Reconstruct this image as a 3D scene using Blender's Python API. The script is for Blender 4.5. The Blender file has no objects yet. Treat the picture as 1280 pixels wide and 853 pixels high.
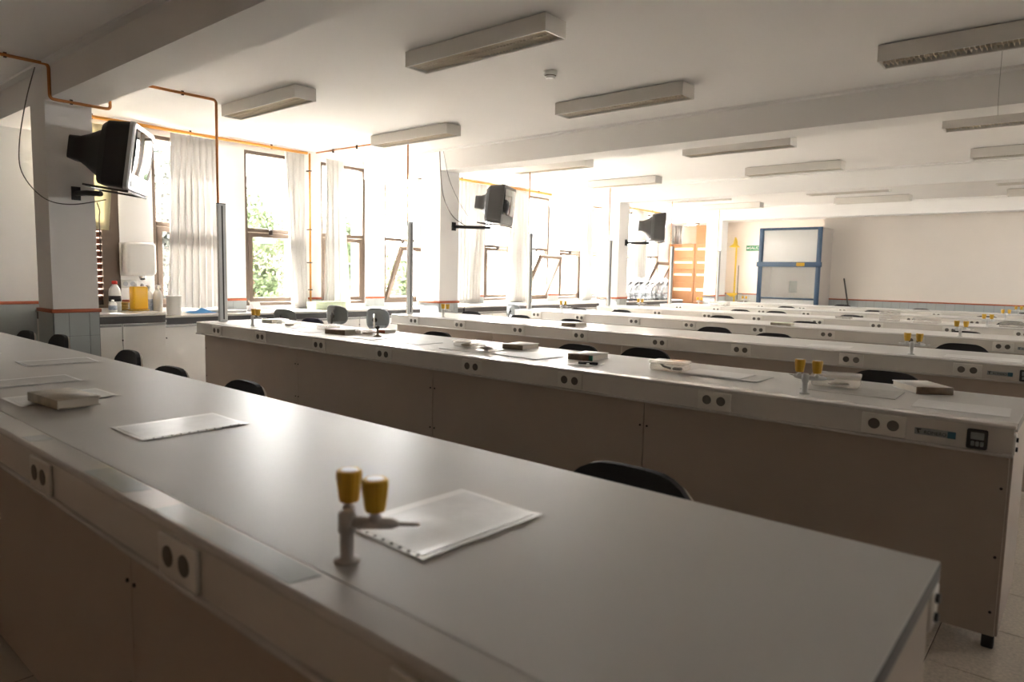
import bpy, bmesh, math, random
from mathutils import Vector, Matrix
random.seed(7)
R = math.radians
SC = bpy.context.scene
COL = SC.collection

# ---------------------------------------------------------------- camera
EYE = 1.26
def cam_matrix(yaw, pitch, roll):
    F = Vector((math.sin(yaw)*math.cos(pitch), math.cos(yaw)*math.cos(pitch), -math.sin(pitch)))
    r = Vector((math.cos(yaw), -math.sin(yaw), 0)); d = F.cross(r)
    c, s = math.cos(roll), math.sin(roll)
    rr = c*r + s*d; dd = -s*r + c*d
    return Matrix((rr, -dd, -F)).transposed()
cd = bpy.data.cameras.new('camera'); cam = bpy.data.objects.new('camera', cd); COL.objects.link(cam)
cam.matrix_world = Matrix.Translation((0, 0, EYE)) @ cam_matrix(-0.6998, 0.0966, -0.0213).to_4x4()
cd.sensor_width = 36; cd.lens = 859.49/1280*36; cd.clip_start = 0.05; cd.clip_end = 200
cd.dof.use_dof = True; cd.dof.focus_distance = 4.6; cd.dof.aperture_fstop = 3.2
SC.camera = cam

# ---------------------------------------------------------------- world, sun, exposure
W = bpy.data.worlds.new('sky'); SC.world = W; W.use_nodes = True
bg = W.node_tree.nodes['Background']; bg.inputs[0].default_value = (1.0, 0.985, 0.96, 1); bg.inputs[1].default_value = 9.0
sd = bpy.data.lights.new('sun', 'SUN'); sd.energy = 8; sd.angle = R(0.6); sd.color = (1, .97, .93)
sun = bpy.data.objects.new('sun', sd); COL.objects.link(sun)
sun.rotation_euler = Vector((1.0, 0.22, -1.02)).to_track_quat('-Z', 'Y').to_euler()
SC.view_settings.view_transform = 'Standard'; SC.view_settings.look = 'None'
SC.view_settings.gamma = 1; SC.view_settings.use_curve_mapping = False
SC.view_settings.exposure = 2.98
XW = -7.389; XC = -5.952; CEIL = 2.69; BEAMZ = 2.455; YE = 15.0; YA = 17.0; YN = -2.2; XR = 4.6
WK = list(range(2, 14))+[15]
for k in WK:                                      # sampling portals, one in each window opening
    pd = bpy.data.lights.new('window_portal', 'AREA'); pd.shape = 'RECTANGLE'; pd.size = 1.8; pd.size_y = .7; pd.cycles.is_portal = True
    po = bpy.data.objects.new('window_portal', pd); COL.objects.link(po)
    po.location = (XW-.32, k+.39, 1.72); po.rotation_euler = (0, R(-90), 0)

RWY = [(7.0, 9.0), (11.0, 13.0)]          # unseen high windows, added to brighten the room from the right
for a, b in RWY:
    pd = bpy.data.lights.new('window_portal', 'AREA'); pd.shape = 'RECTANGLE'; pd.size = .35; pd.size_y = b-a; pd.cycles.is_portal = True
    po = bpy.data.objects.new('window_portal', pd); COL.objects.link(po)
    po.location = (XR+.22, (a+b)/2, 2.175); po.rotation_euler = (0, R(90), 0)

# ---------------------------------------------------------------- materials
def mat(name, col, rough=.5, metal=0, spec=.5, bump=None, noise=None, coat=0, trans=0, alpha=1):
    m = bpy.data.materials.new(name); m.use_nodes = True
    nt = m.node_tree; b = nt.nodes['Principled BSDF']
    b.inputs['Base Color'].default_value = (*col, 1); b.inputs['Roughness'].default_value = rough
    b.inputs['Metallic'].default_value = metal; b.inputs['Specular IOR Level'].default_value = spec
    b.inputs['Coat Weight'].default_value = coat
    tc = nt.nodes.new('ShaderNodeTexCoord')
    if noise:
        sc, amt = noise
        n = nt.nodes.new('ShaderNodeTexNoise'); n.inputs['Scale'].default_value = sc; n.inputs['Detail'].default_value = 4
        r = nt.nodes.new('ShaderNodeValToRGB')
        r.color_ramp.elements[0].color = (*[max(0, c*(1-amt)) for c in col], 1); r.color_ramp.elements[1].color = (*[min(1, c*(1+amt)) for c in col], 1)
        r.color_ramp.elements[0].position = .3; r.color_ramp.elements[1].position = .7
        nt.links.new(tc.outputs['Object'], n.inputs['Vector']); nt.links.new(n.outputs['Fac'], r.inputs[0]); nt.links.new(r.outputs[0], b.inputs['Base Color'])
    if bump:
        sc, st = bump
        n = nt.nodes.new('ShaderNodeTexNoise'); n.inputs['Scale'].default_value = sc; n.inputs['Detail'].default_value = 3
        bp = nt.nodes.new('ShaderNodeBump'); bp.inputs['Strength'].default_value = st; bp.inputs['Distance'].default_value = .004
        nt.links.new(tc.outputs['Object'], n.inputs['Vector']); nt.links.new(n.outputs['Fac'], bp.inputs['Height']); nt.links.new(bp.outputs[0], b.inputs['Normal'])
    return m
def glassy(name, tint=(1, 1, 1), gloss=.12, rough=.03, body=0, bodycol=(.9, .9, .88)):
    m = bpy.data.materials.new(name); m.use_nodes = True; nt = m.node_tree; nt.nodes.clear()
    o = nt.nodes.new('ShaderNodeOutputMaterial'); t = nt.nodes.new('ShaderNodeBsdfTransparent'); t.inputs[0].default_value = (*tint, 1)
    g = nt.nodes.new('ShaderNodeBsdfGlossy'); g.inputs['Roughness'].default_value = rough
    lw = nt.nodes.new('ShaderNodeLayerWeight'); lw.inputs['Blend'].default_value = .5
    pw = nt.nodes.new('ShaderNodeMath'); pw.operation = 'POWER'; pw.inputs[1].default_value = 5; nt.links.new(lw.outputs['Facing'], pw.inputs[0])
    f = nt.nodes.new('ShaderNodeMath'); f.operation = 'MULTIPLY_ADD'; f.inputs[1].default_value = .9; f.inputs[2].default_value = .04; nt.links.new(pw.outputs[0], f.inputs[0])
    mx = nt.nodes.new('ShaderNodeMixShader'); nt.links.new(f.outputs[0], mx.inputs[0]); nt.links.new(t.outputs[0], mx.inputs[1]); nt.links.new(g.outputs[0], mx.inputs[2])
    last = mx
    if body:
        d = nt.nodes.new('ShaderNodeBsdfDiffuse'); d.inputs[0].default_value = (*bodycol, 1)
        m2 = nt.nodes.new('ShaderNodeMixShader'); m2.inputs[0].default_value = body
        nt.links.new(mx.outputs[0], m2.inputs[1]); nt.links.new(d.outputs[0], m2.inputs[2]); last = m2
    nt.links.new(last.outputs[0], o.inputs[0]); return m
def cloth(name, col, tr=.35):
    m = bpy.data.materials.new(name); m.use_nodes = True; nt = m.node_tree; nt.nodes.clear()
    o = nt.nodes.new('ShaderNodeOutputMaterial'); d = nt.nodes.new('ShaderNodeBsdfDiffuse'); t = nt.nodes.new('ShaderNodeBsdfTranslucent')
    d.inputs[0].default_value = (*col, 1); t.inputs[0].default_value = (*col, 1)
    mx = nt.nodes.new('ShaderNodeMixShader'); mx.inputs[0].default_value = tr
    nt.links.new(d.outputs[0], mx.inputs[1]); nt.links.new(t.outputs[0], mx.inputs[2]); nt.links.new(mx.outputs[0], o.inputs[0]); return m
def brickmat(name, c1, c2, mortar, bw, bh, ms, rough=.9, rot=None):
    m = mat(name, c1, rough); nt = m.node_tree; b = nt.nodes['Principled BSDF']
    t = nt.nodes.new('ShaderNodeTexBrick'); t.inputs['Color1'].default_value = (*c1, 1); t.inputs['Color2'].default_value = (*c2, 1); t.inputs['Mortar'].default_value = (*mortar, 1)
    t.inputs['Scale'].default_value = 1; t.inputs['Brick Width'].default_value = bw; t.inputs['Row Height'].default_value = bh; t.inputs['Mortar Size'].default_value = ms
    tc = nt.nodes.new('ShaderNodeTexCoord'); mp = nt.nodes.new('ShaderNodeMapping')
    if rot: mp.inputs['Rotation'].default_value = rot
    nt.links.new(tc.outputs['Object'], mp.inputs[0]); nt.links.new(mp.outputs[0], t.inputs['Vector']); nt.links.new(t.outputs['Color'], b.inputs['Base Color']); return m
M = dict(
 wall=mat('white painted plaster', (.90, .885, .86), .8, bump=(60, .08), noise=(1.3, .02)),
 endwall=mat('cream painted plaster', (.80, .74, .67), .8, bump=(60, .08), noise=(1.2, .02)),
 nearwall=mat('beige painted plaster', (.66, .48, .36), .85, bump=(60, .08)),
 ceil=mat('white ceiling paint', (.90, .885, .865), .85, bump=(30, .06), noise=(.8, .02)),
 tile=mat('grey blue dado tile', (.42, .46, .46), .28, noise=(3, .05)),
 grout=mat('pale tile grout', (.20, .21, .21), .9),
 strip=mat('terracotta dado strip', (.42, .10, .035), .5, noise=(8, .12)),
 floor=mat('beige terrazzo', (.60, .53, .45), .28, noise=(90, .18)),
 floorjoint=mat('floor joint', (.18, .15, .12), .8),
 laminate=mat('light grey bench laminate', (.60, .585, .56), .40, spec=.09, bump=(400, .03), noise=(2, .03)),
 edge=mat('grey edge strip', (.56, .54, .51), .26, spec=.4),
 apron=mat('off white bench apron', (.64, .61, .565), .38, noise=(5, .02)),
 panel=mat('beige grey bench panel', (.43, .36, .30), .5, noise=(4, .03)),
 seam=mat('dark seam', (.05, .045, .04), .8),
 white=mat('white plastic', (.78, .77, .74), .35),
 socketface=mat('ivory socket plastic', (.70, .68, .63), .35),
 socketdark=mat('brown grey socket insert', (.10, .09, .075), .5),
 black=mat('black plastic', (.012, .011, .011), .45),
 blackcloth=mat('black upholstery', (.012, .010, .010), .8, bump=(300, .2)),
 navy=mat('navy upholstery', (.02, .018, .04), .8, bump=(300, .2)),
 shell=mat('pale plywood shell', (.42, .36, .30), .5),
 steel=mat('grey painted steel', (.28, .28, .27), .4, .5),
 chrome=mat('chrome', (.75, .75, .75), .12, 1),
 alu=mat('grey anodised conduit', (.48, .49, .48), .42, .2),
 copper=mat('orange copper pipe', (.50, .19, .05), .4, .4),
 gaspipe=mat('yellow gas pipe', (.62, .27, .03), .45),
 clamp=mat('dark pipe clamp', (.05, .035, .02), .6),
 yellow=mat('mustard valve handle', (.62, .36, .02), .4),
 yellowbright=mat('yellow liquid plastic', (.85, .46, .01), .3),
 tapgrey=mat('grey enamel valve body', (.42, .39, .36), .35),
 taplight=mat('pale grey enamel valve body', (.60, .60, .58), .35),
 bronze=mat('bronze aluminium window frame', (.13, .092, .066), .45, .25),
 darkbronze=mat('dark bronze', (.05, .035, .025), .5, .2),
 curtain=cloth('cream curtain cloth', (.74, .725, .70), .22),
 blind=cloth('yellowed blind cloth', (.62, .58, .42), .3),
 slat=mat('dark red wooden slat', (.13, .045, .025), .5),
 glass=glassy('window glass'),
 clear=glassy('clear plastic', (.97, .95, .92), rough=.08, body=.22),
 bag=glassy('clear dust bag', (.95, .96, .97), rough=.15, body=.12, bodycol=(.85, .88, .9)),
 sleeve=mat('glossy plastic sleeve', (.82, .82, .81), .28, bump=(14, .4)),
 paper=mat('printed paper', (.66, .67, .67), .32, noise=(16, .08), bump=(9, .6)),
 sheet=mat('white paper', (.75, .74, .72), .6, noise=(30, .04)),
 greysheet=mat('grey printed sheet', (.50, .49, .47), .5, noise=(25, .1)),
 bookcover=mat('worn beige book cover', (.42, .37, .29), .5, noise=(14, .35)),
 bookbrown=mat('brown book spine', (.24, .17, .11), .6, noise=(30, .3)),
 bookgrey=mat('grey beige cover', (.60, .57, .53), .5, noise=(12, .15)),
 pages=mat('book pages', (.62, .56, .47), .9),
 green=mat('green label', (.05, .22, .14), .5),
 palegreen=mat('pale green card', (.62, .72, .52), .6),
 bluecloth=mat('blue cloth', (.04, .22, .50), .8),
 sponge=mat('ochre sponge', (.42, .27, .05), .9, bump=(80, .6)),
 red=mat('red cap', (.65, .03, .02), .4),
 labelgrey=mat('blue grey label print', (.35, .40, .50), .5, noise=(60, .3)),
 darkband=mat('dark counter band', (.045, .040, .038), .4),
 cupboard=mat('white cupboard laminate', (.80, .785, .76), .35, noise=(4, .02)),
 counter=mat('pale counter top', (.58, .56, .52), .25),
 silver=mat('silver tv plastic', (.45, .45, .46), .35, .4),
 tvgrey=mat('dark grey tv plastic', (.06, .058, .058), .45),
 screen=mat('dark tv screen', (.03, .032, .03), .05, spec=.8),
 swivel=mat('grey swivel back plastic', (.14, .15, .15), .4),
 swivelblue=mat('pale blue grey swivel back', (.28, .32, .36), .4),
 hoodblue=mat('blue painted frame', (.055, .10, .17), .4),
 hoodwhite=mat('white hood panel', (.75, .75, .73), .35),
 hoodside=mat('hood side panel', (.55, .50, .45), .5),
 hoodin=mat('hood interior', (.42, .43, .42), .5),
 card=mat('brown cardboard', (.25, .11, .042), .75, noise=(6, .08)),
 wrap=glassy('shrink wrap', (1, 1, 1), rough=.12, body=.10),
 tape_glare=mat('parcel tape', (.60, .48, .36), .25),
 lamphousing=mat('white lamp housing', (.70, .67, .62), .45),
 louvre=mat('champagne louvre', (.74, .66, .54), .45, .1),
 dark=mat('dark cavity', (.10, .085, .065), .8),
 leaf=mat('green leaves', (.030, .048, .014), .7, noise=(4, .5)),
 leafgrey=mat('grey green leaves', (.035, .042, .035), .7, noise=(4, .4)),
 bark=mat('bark', (.14, .09, .05), .9),
 ground=mat('pale ground', (.55, .50, .42), .9),
 brick=brickmat('pink brick', (.24, .10, .075), (.28, .12, .09), (.33, .26, .22), .25, .07, .012, rot=(R(90), 0, R(90))),
 signgreen=mat('green sign', (.03, .25, .10), .5),
 showeryellow=mat('yellow shower paint', (.80, .58, .06), .45),
 labelplate=mat('silver label plate', (.30, .33, .34), .3, .3),
 labelblue=mat('teal logo square', (.02, .10, .15), .4),
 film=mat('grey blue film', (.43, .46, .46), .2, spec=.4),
 ink=mat('black ink', (.01, .01, .01), .6),
 cable=mat('grey cable', (.10, .09, .08), .6),
)

# ---------------------------------------------------------------- helpers
class MB:
    def __init__(s): s.v = []; s.f = []; s.sm = []
    def add(s, vs, fs, smooth=False):
        o = len(s.v); s.v += [tuple(v) for v in vs]; s.f += [tuple(i+o for i in f) for f in fs]; s.sm += [smooth]*len(fs); return s
    def box(s, x0, x1, y0, y1, z0, z1, mtx=None):
        vs = [Vector((x, y, z)) for z in (z0, z1) for y in (y0, y1) for x in (x0, x1)]
        if mtx: vs = [mtx @ v for v in vs]
        return s.add(vs, [(0, 2, 3, 1), (4, 5, 7, 6), (0, 1, 5, 4), (2, 6, 7, 3), (0, 4, 6, 2), (1, 3, 7, 5)])
    def rbox(s, x0, x1, y0, y1, z0, z1, r=.005, seg=2, mtx=None, smooth=True):
        bm = bmesh.new(); bmesh.ops.create_cube(bm, size=1)
        for v in bm.verts: v.co = Vector(((x0+x1)/2+v.co.x*(x1-x0), (y0+y1)/2+v.co.y*(y1-y0), (z0+z1)/2+v.co.z*(z1-z0)))
        bmesh.ops.bevel(bm, geom=list(bm.edges), offset=min(r, (x1-x0)*.49, (y1-y0)*.49, (z1-z0)*.49), segments=seg, affect='EDGES', profile=.5)
        bm.verts.index_update(); vs = [v.co.copy() for v in bm.verts]; fs = [[v.index for v in f.verts] for f in bm.faces]; bm.free()
        if mtx: vs = [mtx @ v for v in vs]
        return s.add(vs, fs, smooth)
    def cyl(s, p0, p1, r0, r1=None, n=12, caps=True, smooth=True):
        p0 = Vector(p0); p1 = Vector(p1); r1 = r0 if r1 is None else r1
        a = (p1-p0).normalized(); u = a.orthogonal().normalized(); w = a.cross(u)
        vs = [p + (u*math.cos(2*math.pi*i/n)+w*math.sin(2*math.pi*i/n))*r for p, r in ((p0, r0), (p1, r1)) for i in range(n)]
        s.add(vs, [(i, (i+1) % n, n+(i+1) % n, n+i) for i in range(n)], smooth)
        if caps: s.add(vs, [tuple(range(n-1, -1, -1)), tuple(range(n, 2*n))])
        return s
    def tube(s, pts, r, n=8):
        pts = [Vector(p) for p in pts]; rings = []
        u = None
        for i, p in enumerate(pts):
            a = (pts[min(i+1, len(pts)-1)]-pts[max(i-1, 0)]).normalized()
            u = a.orthogonal().normalized() if u is None else (u-a*u.dot(a)).normalized()
            w = a.cross(u)
            rings.append([p+(u*math.cos(2*math.pi*k/n)+w*math.sin(2*math.pi*k/n))*r for k in range(n)])
        vs = [v for q in rings for v in q]; L = len(pts)
        fs = [(i*n+k, i*n+(k+1) % n, (i+1)*n+(k+1) % n, (i+1)*n+k) for i in range(L-1) for k in range(n)]
        s.add(vs, fs, True); s.add(vs, [tuple(range(n-1, -1, -1)), tuple(range((L-1)*n, L*n))]); return s
    def lathe(s, prof, c=(0, 0, 0), n=20, sx=1, sy=1, smooth=True):
        vs = [(c[0]+r*sx*math.cos(2*math.pi*i/n), c[1]+r*sy*math.sin(2*math.pi*i/n), c[2]+z) for r, z in prof for i in range(n)]
        L = len(prof)
        s.add(vs, [(j*n+i, j*n+(i+1) % n, (j+1)*n+(i+1) % n, (j+1)*n+i) for j in range(L-1) for i in range(n)], smooth)
        s.add(vs, [tuple(range(n-1, -1, -1)), tuple(range((L-1)*n, L*n))]); return s
    def prism(s, poly, axis, a0, a1, mtx=None):
        def P(p, a): return Vector({'x': (a, p[0], p[1]), 'y': (p[0], a, p[1]), 'z': (p[0], p[1], a)}[axis])
        n = len(poly); vs = [P(p, a0) for p in poly]+[P(p, a1) for p in poly]
        if mtx: vs = [mtx @ v for v in vs]
        return s.add(vs, [tuple(range(n-1, -1, -1)), tuple(range(n, 2*n))]+[(i, (i+1) % n, n+(i+1) % n, n+i) for i in range(n)])
    def loft(s, rings, smooth=True):
        n = len(rings[0]); vs = [v for q in rings for v in q]; L = len(rings)
        s.add(vs, [(i*n+k, i*n+(k+1) % n, (i+1)*n+(k+1) % n, (i+1)*n+k) for i in range(L-1) for k in range(n)], smooth)
        s.add(vs, [tuple(range(n-1, -1, -1)), tuple(range((L-1)*n, L*n))]); return s
    def mesh(s, name, material):
        me = bpy.data.meshes.new(name); me.from_pydata(s.v, [], s.f)
        me.polygons.foreach_set('use_smooth', s.sm); me.materials.append(material)
        bm = bmesh.new(); bm.from_mesh(me); bmesh.ops.remove_doubles(bm, verts=bm.verts, dist=1e-5); bmesh.ops.recalc_face_normals(bm, faces=bm.faces); bm.to_mesh(me); bm.free()
        return me
def part(name, mb, material, parent=None, loc=(0, 0, 0), rot=None, label=None, kind=None):
    o = bpy.data.objects.new(name, mb.mesh(name, M[material]) if isinstance(mb, MB) else mb); COL.objects.link(o)
    o.parent = parent; o.location = loc
    if rot: o.rotation_euler = rot
    if label: o['label'] = label
    if kind: o['kind'] = kind
    return o
def tag(o, label, cat, group=None):
    o['label'] = label; o['category'] = cat
    if group: o['group'] = group
    return o
def thing(name, label, cat, loc=(0, 0, 0), rz=0, group=None, parent=None):
    o = bpy.data.objects.new(name, None); COL.objects.link(o); o.empty_display_size = .1
    o.location = loc; o.rotation_euler = (0, 0, rz); o.parent = parent
    return tag(o, label, cat, group)
def struct(name, mb, material, parent=None):
    o = part(name, mb, material, parent); o['kind'] = 'structure'; return o
def sempty(name, loc=(0, 0, 0)):
    o = bpy.data.objects.new(name, None); COL.objects.link(o); o.location = loc; o['kind'] = 'structure'; return o
KIDS = {}
def dup(o, parent=None):
    c = o.copy(); COL.objects.link(c); c.parent = parent
    for ch in [x for x in COL.objects if x.parent == o]: dup(ch, c)
    return c
def dupt(o, label, loc, rz=None, group=None):
    c = dup(o); c.location = loc; c['label'] = label
    if rz is not None: c.rotation_euler = (0, 0, rz)
    if group: c['group'] = group
    return c
def text(name, body, size, material, parent, loc, rot, depth=.0006, sx=1, label=None):
    cu = bpy.data.curves.new(name, 'FONT'); cu.body = body; cu.size = size; cu.extrude = depth; cu.align_x = 'CENTER'; cu.align_y = 'CENTER'
    tmp = bpy.data.objects.new(name, cu); COL.objects.link(tmp); bpy.context.view_layer.update()
    me = bpy.data.meshes.new_from_object(tmp.evaluated_get(bpy.context.evaluated_depsgraph_get()))
    bpy.data.objects.remove(tmp); bpy.data.curves.remove(cu)
    me.materials.clear(); me.materials.append(M[material])
    o = bpy.data.objects.new(name, me); COL.objects.link(o); o.parent = parent; o.location = loc; o.rotation_euler = rot; o.scale = (sx, 1, 1)
    if label: o['label'] = label
    return o

# ---------------------------------------------------------------- room shell
fl = struct('floor', MB().box(XW-.3, XR+.2, YN-.2, YA+.2, -.2, -.006), 'floorjoint')
tm = MB().rbox(-.198, .198, -.198, .198, -.006, 0, .0015, 1, smooth=False).mesh('floor_tile', M['floor'])
for i in range(8):
    for j in range(20):
        part('floor_tile', tm, None, fl, (-1.4+.4*i+.06, .8+.4*j, 0))
fm = brickmat('beige floor tiles', (.60, .53, .45), (.58, .51, .44), (.2, .16, .13), .4, .4, .003, .3); M['floor2'] = fm
part('far_floor_tiles', MB().box(XW, -1.6+.06, YN, YA, -.006, 0).box(1.66, XR, YN, YA, -.006, 0).box(-1.54, 1.66, YN, .6, -.006, 0).box(-1.54, 1.66, 8.6, YA, -.006, 0), 'floor2', fl, kind='stuff')
struct('ceiling', MB().box(XW-.3, XR+.2, YN-.2, YA+.2, CEIL, CEIL+.2), 'ceil')
# window wall: sill band, lintel band, piers
SZ, TZ = .84, 2.59; T = .30
w = MB().box(XW-T, XW, YN-.2, YA+.2, 0, SZ).box(XW-T, XW, YN-.2, YA+.2, TZ, CEIL)
prev = YN-.2
for k in WK:
    w.box(XW-T, XW, prev, k+.05, SZ, TZ); prev = k+.73
w.box(XW-T, XW, prev, YA+.2, SZ, TZ)
wl = struct('wall_left', w, 'wall')
wf = struct('wall_far', MB().box(-4.32, XR+.2, YE, YE+.2, 0, CEIL), 'endwall')
wa = struct('wall_alcove', MB().box(XW, -4.32, YA, YA+.2, 0, CEIL).box(-4.32, -4.1, YE+.2, YA+.2, 0, CEIL), 'endwall')
rw = MB().box(XR, XR+.2, YN-.2, YE, 0, 2.0).box(XR, XR+.2, YN-.2, YE, 2.35, CEIL); pv = YN-.2
for a, b in RWY+[(YE, YE)]:
    if a > pv: rw.box(XR, XR+.2, pv, a, 2.0, 2.35)
    pv = b
struct('wall_right', rw, 'wall')
for q_, (a, b) in enumerate(RWY):
    wn = sempty('window_%d' % (20+q_), (XR+.1, a, 2.0))  # added window, out of view, only there to let daylight in
    part('frame', MB().box(-.03, .03, 0, .05, 0, .35).box(-.03, .03, b-a-.05, b-a, 0, .35).box(-.03, .03, .05, b-a-.05, 0, .05).box(-.03, .03, .05, b-a-.05, .50, .35), 'bronze', wn)
    part('pane', MB().box(-.004, .004, .051, b-a-.051, .051, .299), 'glass', wn)
struct('wall_near', MB().box(XW, XR, YN-.2, YN, 0, CEIL), 'nearwall')  # unseen wall, set close and warm for its bounce light
# columns, beams
BY = [1.72, 5.71, 9.70, 13.69]
for i, y in enumerate(BY):
    b = struct('beam', MB().box(XW, XR, y, y+.31, BEAMZ, CEIL), 'wall')
    c = struct('column', MB().box(XC-.33, XC, y, y+.31, 0, BEAMZ), 'wall')
    part('trim_strip', MB().rbox(XC-.345, XC+.016, y-.016, y+.326, .898, .926, .006), 'strip', c)
    struct('trim_%d' % (i+1), MB().box(XW, XR, y-.06, y, CEIL-.018, CEIL), 'ceil')
    # dado tiles on the two visible faces
    g = part('grout_backing', MB().box(XC-.334, XC+.003, y-.003, y+.313, 0, .897), 'grout', c)
    zs = [.897-.18*n for n in range(6)]
    for n in range(5):
        z1 = zs[n]; z0 = max(zs[n]-.18, .0)
        for a, bb in ((0, .10), (.10, .24), (.24, .31)):
            part('dado_tile', MB().box(XC+.003, XC+.007, y+a+.002, y+bb-.002, z0+.002, z1-.001), 'tile', g)
        if i < 3:
            for a, bb in ((.33, .24), (.24, .10), (.10, 0)):
                part('dado_tile', MB().box(XC-a+.001, XC-bb-.001, y-.007, y-.003, z0+.001, z1-.001), 'tile', g)
# pilaster against the window wall in line with the first beam
tn = 5
# dado strips on the window wall piers
dd = MB(); dt = MB()
segs = [(YN, 2.05)]+[(a+.73, b_+.05) for a, b_ in zip(WK[:-1], WK[1:])]+[(15.73, YA)]
wm = None
for a, b_ in segs:
    part('trim_strip', MB().rbox(XW, XW+.016, a, b_, .898, .926, .005), 'strip', wl)
    n = max(1, round((b_-a)/.15))
    if a < 0: n = 0
    for q in range(n):
        for r_ in range(2):
            part('dado_tile', MB().box(XW, XW+.006, a+(b_-a)*q/n+.001, a+(b_-a)*(q+1)/n-.001, .897-.18*(r_+1)+.001, .897-.18*r_-.001), 'tile', wl)
part('dado_tiles', MB().box(XW, XW+.006, YN, 2.05, 0, .897), 'tile', wl, kind='stuff')
part('trim_strip', MB().rbox(-4.32, XR, YE-.016, YE, .885, .91, .005), 'strip', wf)
fd = mat('far dado tiles', (.42, .46, .46), .3); M['fardado'] = brickmat('far dado tiles', (.42, .46, .46), (.44, .47, .47), (.33, .34, .34), .15, .18, .004, .3, rot=(R(90), 0, 0))
part('dado_tiles', MB().box(-4.32, XR, YE-.006, YE, 0, .885), 'fardado', wf, kind='stuff')
part('trim_strip', MB().rbox(XW, -4.32, YA-.016, YA, .885, .91, .005), 'strip', wa)
part('dado_tiles', MB().box(XW, -4.32, YA-.006, YA, 0, .885), 'fardado', wa, kind='stuff')

# ---------------------------------------------------------------- windows
def frame_mb(y0, y1, z0, z1, x0, x1, w_):
    return MB().box(x0, x1, y0, y0+w_, z0, z1).box(x0, x1, y1-w_, y1, z0, z1).box(x0, x1, y0+w_, y1-w_, z0, z0+w_).box(x0, x1, y0+w_, y1-w_, z1-w_, z1)
for k in WK:
    win = sempty('window_%d' % (k-1), (XW-.05, k+.05, SZ))
    Wd = .68; H = TZ-SZ; mz = .84; mt = .045
    part('frame', frame_mb(0, Wd, 0, H, -.04, .04, .035), 'bronze', win)
    part('mid_rail', MB().rbox(-.045, .045, .035, Wd-.035, mz, mz+mt, .004), 'bronze', win)
    if k == 2:
        ly = .03
        for q in range(13):
            mm = Matrix.Translation((.012, 0, .10+.062*q)) @ Matrix.Rotation(R(-62), 4, 'Y')
            part('louvre_slat', MB().box(-.028, .028, .04, Wd-.16, -.007, .007, mm), 'slat', win)
        part('louvre_post', MB().box(-.03, .05, Wd-.16, Wd-.035, .036, 1.5), 'bronze', win)
        part('lower_panel', MB().box(-.02, .02, .04, Wd-.16, .036, .085), 'darkbronze', win)
        continue
    part('pane', MB().box(-.004, .004, .036, Wd-.036, mz+mt, H-.036), 'glass', win)
    part('latch', MB().rbox(.045, .085, Wd/2-.05, Wd/2-.01, mz-.03, mz+.035, .008), 'darkbronze', win)
    tilt = {6: 24, 9: 26, 13: 27}.get(k, 0)
    s = part('sash', frame_mb(.04, Wd-.04, 0, mz-.045, -.02, .03, .05), 'bronze', win, (.012, 0, .04), (0, R(tilt), 0))
    part('pane', MB().box(-.004, .004, .091, Wd-.091, .051, mz-.096), 'glass', s)
    if tilt:
        part('stay_bar', MB().cyl((.0, .05, mz-.02), (.10, .05, mz-.30), .006), 'darkbronze', win)
        part('stay_bar', MB().cyl((.0, Wd-.05, mz-.02), (.10, Wd-.05, mz-.30), .006), 'darkbronze', win)

def curtain(t0, t1, b0, b1, z0, z1, folds, label, x=XW+.10, amp=.028, mt='curtain', seed=0, name='curtain', cat='curtain'):
    rnd = random.Random(seed); nu = folds*8; nz = 22; ph = [rnd.uniform(-.5, .5) for _ in range(6)]
    vs = []; fs = []
    for j in range(nz+1):
        t = j/nz; z = z1+(z0-z1)*t; ya = t0+(b0-t0)*t**1.2; yb = t1+(b1-t1)*t**1.2
        for i in range(nu+1):
            u = i/nu; a = amp*(.45+.8*min(1, t*2.5))*(.8+.4*math.sin(5*u+ph[0]))
            wob = .35*math.sin(3*t+ph[1]+4*u)
            xx = x+a*math.sin(2*math.pi*u*folds+wob)+.010*math.sin(2*math.pi*u*folds*2+ph[2])*(1-t)
            yy = ya+(yb-ya)*u+.35*a*math.sin(4*math.pi*u*folds+wob)
            vs.append((xx, yy, z+.006*math.sin(9*u+ph[3])*(t)))
    fs = [(j*(nu+1)+i, j*(nu+1)+i+1, (j+1)*(nu+1)+i+1, (j+1)*(nu+1)+i) for j in range(nz) for i in range(nu)]
    o = part(name, MB().add(vs, fs, True), mt); m = o.modifiers.new('thickness', 'SOLIDIFY'); m.thickness = .003
    return tag(o, label, cat, 'cream curtains at the windows' if mt == 'curtain' else None)
ct = 2.62
curtain(3.20, 3.70, 3.13, 3.72, .835, ct, 8, 'wide cream curtain behind the blue cloth and white bucket, first from the left', seed=1)
curtain(4.50, 4.76, 4.57, 4.79, .815, ct, 4, 'narrow cream curtain beside the orange vertical gas pipe on its left', seed=2)
curtain(5.06, 5.32, 5.02, 5.42, .815, ct, 4, 'cream curtain flaring at its hem, behind the pale green box', seed=3)
curtain(6.46, 6.80, 6.55, 6.83, .815, 2.55, 5, 'cream curtain seen through the opening left of the second column', seed=4)
curtain(7.30, 7.98, 7.30, 7.85, .815, ct, 8, 'cream curtain directly right of the second column', seed=5)
curtain(8.52, 9.03, 8.48, 9.05, .815, ct, 6, 'cream curtain right of the second television', seed=6)
curtain(10.55, 10.98, 10.6, 10.98, .815, 2.55, 5, 'cream curtain left of the third column, nearer of two', seed=7)
curtain(11.14, 11.6, 11.14, 11.6, .815, 2.55, 5, 'cream curtain close against the left side of the third column', seed=8)
curtain(12.38, 13.02, 12.38, 13.05, .815, ct, 6, 'cream curtain behind the third television and bagged microscopes', seed=9)
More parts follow.
